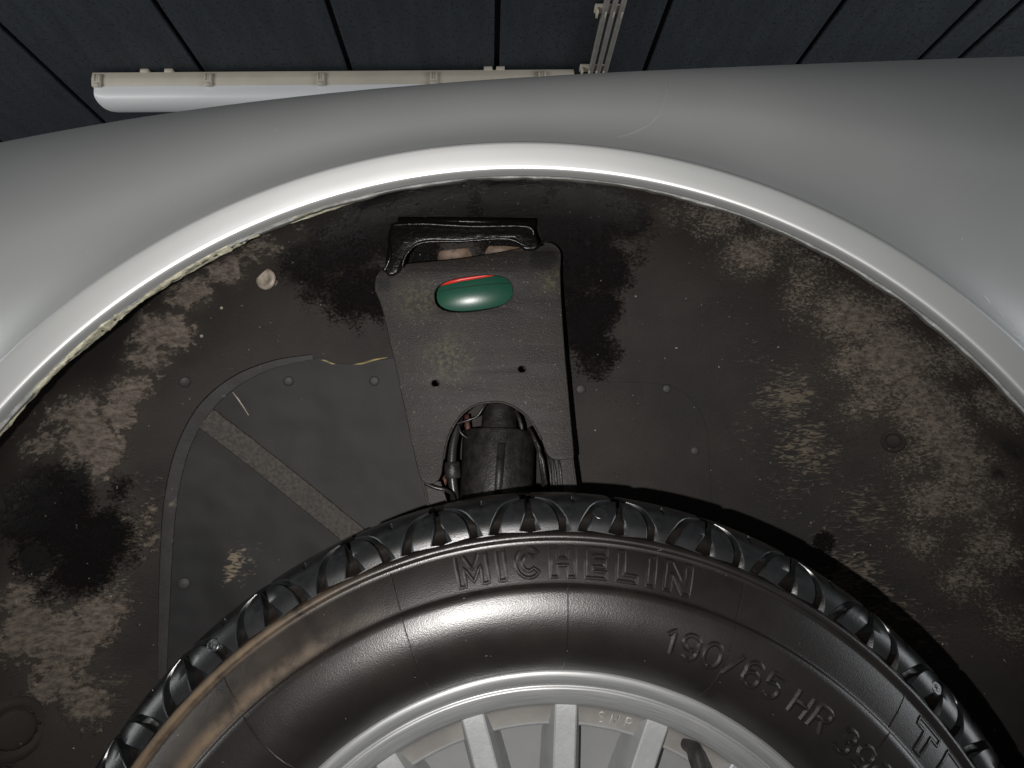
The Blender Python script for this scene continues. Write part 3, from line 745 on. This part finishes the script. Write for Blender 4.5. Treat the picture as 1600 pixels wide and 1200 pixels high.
def blk_mesh(name, lo_, hi_, ta, tb, n=22, extl=None, extr=None, el_=None, er_=None):
    """lo_/hi_: angular limits in pitches against profile distance t"""
    ts = np.linspace(ta, tb, n); V = []; Fc = []; M = 7
    for i, t in enumerate(ts):
        a, b = lo_(t), hi_(t); wdt = max(b-a, 1e-4)
        e = min(.012, wdt*.3); el = extl(t) if extl else 0; er = extr(t) if extr else 0; A = [a-el, a, a+e, (a+b)/2, b-e, b, b+er]
        endd = .0006 if i == n-1 else 0
        for k, aa in enumerate(A):
            drop = (.0016 if t < .0095 and extl else .0075, .0005+endd, endd, endd, endd, .0005+endd, .0075)[k]
            if (k == 1 and el_ and el_(t)) or (k == 5 and er_ and er_(t)): drop = endd
            R, y = shoulder(t, drop); th_ = aa*PIT
            V.append((R*math.sin(th_), y, R*math.cos(th_)))
        if i:
            for k in range(M-1): Fc.append(((i-1)*M+k, (i-1)*M+k+1, i*M+k+1, i*M+k))
    for i in (0, n-1):
        t = ts[i]; b0 = len(V); a, b = lo_(t), hi_(t)
        for aa in (a, b):
            R, y = shoulder(t, .0075); V.append((R*math.sin(aa*PIT), y, R*math.cos(aa*PIT)))
        Fc.append(tuple(i*M+k for k in range(M)))
    me = mesh(name, V, Fc)
    bm = bmesh.new(); bm.from_mesh(me); bmesh.ops.recalc_face_normals(bm, faces=bm.faces); bm.to_mesh(me); bm.free()
    me.materials.append(TREAD); me.polygons.foreach_set('use_smooth', [True]*len(me.polygons)); me.set_sharp_from_angle(angle=math.radians(38))
    return me
slit = lambda t: .034+foot(t, .012, .085)
fext = lambda t: foot(t, .0095, .050)
DT = DM*.985; TA = -.0018
mL = blk_mesh('tread_dome_left', lambda t: -domeh(t), lambda t: -min(slit(t), domeh(t)*.5), TA, DT, extl=lambda t: foot(t, .0095, .030))
mR = blk_mesh('tread_dome_right', lambda t: min(slit(t), domeh(t)*.5), lambda t: domeh(t), TA, DT, extl=fext)
gapw = lambda t: .082+foot(t, .012, .055)
lim = lambda t: min(max(domeh(t)+gapw(t), .036), .47)
notch = lambda t: .05*max(0, 1-abs(t-.0240)/.0050)
def spandrel():
    a = blk_mesh('tread_spandrel', lim, lambda t: .5-notch(t), TA, T1, 36, extl=fext, er_=lambda t: notch(t) <= 0)
    b = blk_mesh('tread_spandrel_half', lambda t: .5+notch(t), lambda t: 1-lim(t), TA, T1, 36, el_=lambda t: notch(t) <= 0)
    bm = bmesh.new(); bm.from_mesh(a); bm.from_mesh(b)
    bmesh.ops.remove_doubles(bm, verts=bm.verts, dist=2e-5); bm.to_mesh(a); bm.free()
    a.polygons.foreach_set('use_smooth', [True]*len(a.polygons)); a.set_sharp_from_angle(angle=math.radians(38)); bpy.data.meshes.remove(b)
    return a
sS = spandrel()
A0 = math.radians(-3.04)
for k in range(NP):
    for me in (mL, mR, sS):
        o = bpy.data.objects.new('tread_block', me); COL.objects.link(o); o.parent = tyre; o.rotation_euler.y = A0+k*PIT
# raised lettering: strokes drawn on the sidewall
def ridge(strokes, Rmid, ang0, hgt, wdt, closed=False, lift=0):
    """strokes in metres (along arc, radial) -> raised ribs on the sidewall"""
    V = []; Fc = []
    for st in strokes:
        st = [np.array(p_, float) for p_ in st]; pts = []
        seq = list(zip(st[:-1], st[1:]))
        for a, b in seq:
            n = max(1, int(np.linalg.norm(b-a)/.0015)); pts += [a+(b-a)*k/n for k in range(n)]
        pts.append(st[-1]); base = len(V)
        cl = np.linalg.norm(st[0]-st[-1]) < 1e-7
        for i, q in enumerate(pts):
            if cl: t = pts[(i+1) % (len(pts)-1)]-pts[i-1 if i > 0 else -2]
            else: t = pts[min(i+1, len(pts)-1)]-pts[max(i-1, 0)]
            t = t/(np.linalg.norm(t)+1e-12); nn_ = np.array([-t[1], t[0]])
            for f_, h in ((-.5, -.0001), (-.10, hgt), (.10, hgt), (.5, -.0001)):
                s = q+nn_*wdt*f_; R = Rmid+s[1]; th_ = ang0+s[0]/Rmid
                V.append((R*math.sin(th_), prof_y(R)-h-lift, R*math.cos(th_)))
        for i in range(len(pts)-1):
            for k in range(3):
                a = base+i*4+k; Fc.append((a, a+1, a+5, a+4))
        if not cl:
            Fc += [(base, base+1, base+2, base+3), (len(V)-4, len(V)-3, len(V)-2, len(V)-1)]
    return V, Fc
def arcpts(cx, cy, rx, ry, a0, a1, n=14):
    return [(cx+rx*math.cos(math.radians(a)), cy+ry*math.sin(math.radians(a))) for a in np.linspace(a0, a1, n)]
# outline letters (unit height 1)
def outl(poly): return [list(poly)+[poly[0]]]
s_ = .24
OUT = {
 'M': (1.05, outl([(0, 0), (0, 1), (.27, 1), (.525, .52), (.78, 1), (1.05, 1), (1.05, 0), (.82, 0), (.82, .62), (.525, .1), (.23, .62), (.23, 0)])),
 'I': (.26, outl([(0, 0), (0, 1), (.26, 1), (.26, 0)])),
 'C': (.85, outl(arcpts(.45, .5, .45, .5, 40, 320, 22)+arcpts(.45, .5, .22, .27, 318, 42, 18))),
 'H': (.86, outl([(0, 0), (0, 1), (.25, 1), (.25, .62), (.61, .62), (.61, 1), (.86, 1), (.86, 0), (.61, 0), (.61, .38), (.25, .38), (.25, 0)])),
 'E': (.74, outl([(0, 0), (0, 1), (.74, 1), (.74, .77), (.25, .77), (.25, .62), (.68, .62), (.68, .39), (.25, .39), (.25, .23), (.74, .23), (.74, 0)])),
 'L': (.72, outl([(0, 0), (0, 1), (.25, 1), (.25, .23), (.72, .23), (.72, 0)])),
 'N': (.92, outl([(0, 0), (0, 1), (.27, 1), (.68, .38), (.68, 1), (.92, 1), (.92, 0), (.67, 0), (.24, .64), (.24, 0)])),
 'T': (.82, outl([(.285, 0), (.285, .76), (0, .76), (0, 1), (.82, 1), (.82, .76), (.535, .76), (.535, 0)])),
 'R': (.85, outl([(0, 0), (0, 1), (.5, 1)]+arcpts(.52, .7, .3, .3, 80, -80, 10)+[(.85, 0), (.58, 0), (.36, .38), (.25, .38), (.25, 0)])),
 'X': (.9, outl([(0, 0), (.3, .5), (0, 1), (.29, 1), (.45, .7), (.61, 1), (.9, 1), (.6, .5), (.9, 0), (.61, 0), (.45, .3), (.29, 0)])),
}
STR = {
 '1': (.45, [[(.05, .75), (.3, 1), (.3, 0)]]),
 '9': (.62, [arcpts(.31, .70, .29, .30, 0, 360, 18), [(.60, .70)]+arcpts(.31, .32, .29, .32, 20, -140, 12)]),
 '0': (.66, [arcpts(.33, .5, .31, .5, 0, 360, 22)]),
 '/': (.55, [[(.02, -.02), (.53, 1.02)]]),
 '6': (.62, [arcpts(.31, .30, .29, .30, 0, 360, 18), [(.02, .30)]+arcpts(.31, .68, .29, .32, 200, 40, 12)]),
 '5': (.60, [[(.54, 1), (.1, 1), (.06, .58)]+arcpts(.29, .31, .28, .31, 125, -140, 14)]),
 'H': (.66, [[(.05, 0), (.05, 1)], [(.61, 0), (.61, 1)], [(.05, .5), (.61, .5)]]),
 'R': (.62, [[(.05, 0), (.05, 1), (.36, 1)]+arcpts(.36, .75, .23, .25, 80, -80, 8)+[(.36, .5), (.05, .5)], [(.34, .5), (.6, 0)]]),
 '3': (.58, [arcpts(.28, .75, .25, .25, 150, -90, 12)+arcpts(.28, .27, .28, .27, 88, -150, 12)[1:]]),
 'S': (.58, [arcpts(.29, .75, .25, .25, 40, 270, 12)+arcpts(.29, .25, .26, .25, 88, -140, 12)[1:]]),
 'M': (.75, [[(.03, 0), (.08, 1), (.37, .3), (.66, 1), (.71, 0)]]),
 'P': (.55, [[(.05, 0), (.05, 1), (.3, 1)]+arcpts(.3, .74, .23, .26, 80, -80, 8)+[(.3, .48), (.05, .48)]]),
 ' ': (.16, []),
}
def word(txt, table, size, gap, wscale=1.):
    x = 0; strokes = []
    for ch in txt:
        wd, st = table[ch]
        for s in st: strokes.append([(x+a*size*wscale, (b-.5)*size) for a, b in s])
        x += (wd*wscale+gap)*size
    return strokes, x-gap*size
st, L = word('MICHELIN', OUT, .0165, .36, 1.); tgt = math.radians(16.9+12.4)*.2690
k = tgt/L; st = [[(a*k, b) for a, b in s] for s in st]
part('raised_maker_lettering', mesh('lettering', *ridge(st,   .2690, math.radians(-12.4), .0008, .0027)), RUBBER, tyre, auto=14)
st, L = word('TRX', OUT, .0165, .42, 1.2)
part('raised_type_lettering', mesh('lettering', *ridge(st, .2690, math.radians(49.5), .0008, .0027)), RUBBER, tyre, auto=14)
st, L = word('190/65 HR 390', STR, .0138, .20, 1.); tgt = math.radians(50.5-14.8)*.2345; k = tgt/L
st = [[(a*k, b) for a, b in s] for s in st]
part('raised_size_lettering', mesh('lettering', *ridge(st, .2345, math.radians(14.8), .0012, .0033)), RUBBER, tyre, auto=14)
# mould lines and vent nubs
def wa(px, py, y=-.026):
    q = at(px, py, y); return math.atan2(q[0], q[2])
for px, py, r0, r1, wd in ((640, 1000, .2065, .2795, .0010), (886, 980, .2065, .2565, .0009), (1130, 1030, .2065, .2795, .0008), (378, 1115, .2065, .2795, .0014), (1400, 1130, .2065, .2795, .0010), (775, 1030, .2065, .212, .0012), (250, 1300, .2065, .2795, .001)):
    a = wa(px, py)
    part('mould_line', mesh('mould_line', *ridge([[(0, r0-.24), (0, min(r1, .2555)-.24)]]+([[(0, .2585-.24), (0, r1-.24)]] if r1 > .26 else []), .24, a, .0005, wd)), RUBBER, tyre, auto=30)
for px, py in ((766, 1018), (1003, 1026), (543, 1115), (1200, 1108), (884, 1010), (1118, 1058), (650, 1050)):
    q = at(px, py, -.02); R = math.hypot(q[0], q[2]); a = math.atan2(q[0], q[2]); 
    R = min(max(R, .207), .279); y = prof_y(R)
    part('vent_nub', mesh('vent_nub', *tube([(R*math.sin(a), y+.001, R*math.cos(a)), (R*math.sin(a)+.0003, y-.002, R*math.cos(a)-.001)], [.0006, .0004], 6)), TREAD, tyre)
# round wear marks between the tread blocks
for px, py in ((938, 808), (1462, 1082), (340, 1022)):
    q = at(px, py, -.012); R = math.hypot(q[0], q[2]); a = math.atan2(q[0], q[2])
    t_ = .0125; Rw, yw = shoulder(t_, .0001); R2, y2 = shoulder(t_, -.001); nr = np.array([(R2-Rw)*math.sin(a), y2-yw, (R2-Rw)*math.cos(a)])
    V, Fc = revolve(np.array([Rw*math.sin(a), yw, Rw*math.cos(a)]), nr, [(-.0001, .0001), (.0001, .0010), (-.0001, .0018), (.0002, .0026), (.0000, .0034), (.0001, .0040), (-.001, .0046)], 18)
    V = [np.array(v)+nr/np.linalg.norm(nr)*.0005*mnoise.noise((v[0]*900, v[1]*900, v[2]*900))*.5 for v in V]
    part('wear_mark', mesh('wear_mark', V, Fc), TREAD, tyre)

# ------------------------------------------------------------------ rim
rimp = catmull([(.2030, .012), (.2052, .004), (.2053, -.0015), (.2040, -.0040), (.2010, -.0044), (.1982, -.0030), (.1958, -.0006)], 4)
rimp = [tuple(q) for q in rimp]+[(.1953, .0012), (.1945, .0016), (.1938, .0012), (.1932, .0006), (.1922, .0006), (.1880, .0026), (.1835, .0052), (.1822, .0068), (.1816, .0085)]
V, Fc = lathe_y(rimp, 320, ); rim = part('wheel_rim', mesh('wheel_rim', V, Fc), ALLOY)
V, Fc = lathe_y([(.1817, .0084), (.1785, .0135), (.1700, .0172), (.1692, .0176)], 240); part('pocket_wall', mesh('pocket_wall', V, Fc), POCKET, rim)
V, Fc = lathe_y([(.1692, .0176), (.1680, .0178), (.1670, .0188), (.1666, .0220), (.1664, .034)], 240); part('pocket_ledge', mesh('pocket_ledge', V, Fc), SPOKE, rim)
V, Fc = lathe_y([(.1668, .033), (.160, .036), (.12, .040), (.05, .040), (.0005, .040)], 200); part('inner_dish', mesh('inner_dish', V, Fc), BACKD, rim)
V, Fc = lathe_y([(.062, .040), (.061, .010), (.055, .004), (.036, .002), (.034, -.004), (.025, -.006), (.0005, -.006)], 96); part('hub_cap', mesh('hub_cap', V, Fc), SPOKE, rim, auto=40)
V, Fc = lathe_y([(.203, .012), (.195, .02), (.188, .06), (.186, .15), (.2, .185), (.205, .185)], 96); part('rim_barrel', mesh('rim_barrel', V, Fc), POCKET, rim)
# spoke: one mesh shared by twenty
V = []; Fc = []; rs_ = [.050, .09, .13, .165, .178, .1830]
for i, R in enumerate(rs_):
    y0 = .0085 if R < .17 else .0075
    sect = [(-.0125, .039), (-.0098, .0200), (-.0068, y0+.0008), (-.0058, y0), (.0058, y0), (.0068, y0+.0008), (.0098, .0200), (.0125, .039)]
    for x, y in sect: V.append((x, y, R))
    if i:
        for k in range(7): Fc.append(((i-1)*8+k, (i-1)*8+k+1, i*8+k+1, i*8+k))
spm = mesh('spoke', V, Fc); spm.materials.append(SPOKE)
bm = bmesh.new(); bm.from_mesh(spm); bmesh.ops.recalc_face_normals(bm, faces=bm.faces); bm.to_mesh(spm); bm.free()
spm.polygons.foreach_set('use_smooth', [True]*len(spm.polygons)); spm.set_sharp_from_angle(angle=math.radians(25))
for k in range(20):
    o = bpy.data.objects.new('spoke', spm); COL.objects.link(o); o.parent = rim; o.rotation_euler.y = math.radians(2.4+17.4*0+18*k)
# SMR cast into the pocket wall
st, L = word('SMR', STR, .0066, .62)
def on_wall(strokes, Rm, a0):
    V, Fc = [], []
    pv = [(.1700, .0172), (.1785, .0135), (.1817, .0084)]
    def py_(R):
        for (r0, y0), (r1, y1) in zip(pv[:-1], pv[1:]):
            if R <= r1: return y0+(y1-y0)*(R-r0)/(r1-r0)
        return .0084
    for s in strokes:
        b = len(V)
        for i, q in enumerate(s):
            t = np.array(s[min(i+1, len(s)-1)])-np.array(s[max(i-1, 0)]); t = t/(np.linalg.norm(t)+1e-9); nn_ = np.array([-t[1], t[0]])
            for f_, h in ((-.5, 0), (0, .0006), (.5, 0)):
                w_ = np.array(q)+nn_*.0010*f_; R = Rm+w_[1]; th_ = a0+w_[0]/Rm; V.append((R*math.sin(th_), py_(R)-h, R*math.cos(th_)))
        for i in range(len(s)-1): Fc += [(b+3*i, b+3*i+1, b+3*i+4, b+3*i+3), (b+3*i+1, b+3*i+2, b+3*i+5, b+3*i+4)]
    return V, Fc
q = at(935, 1118, .015)
part('cast_letters', mesh('cast_letters', *on_wall(st, .1745, math.atan2(q[0], q[2]))), POCKET, rim)
# valve
va = at(1078, 1152, .020); vb = at(1092, 1196, -.004)
vd = vb-va; Lv = np.linalg.norm(vd)
part('valve_stem', mesh('valve_stem', *revolve(va-vd*.25, vd, [(0, .0085), (Lv*.25, .0082), (Lv*.45, .0072), (Lv*.62, .0050), (Lv*.9, .0046), (Lv*.93, .0050), (Lv*1.25, .0048), (Lv*1.7, .0044), (Lv*1.75, .0001)], 24)), CABLE, rim, auto=40)
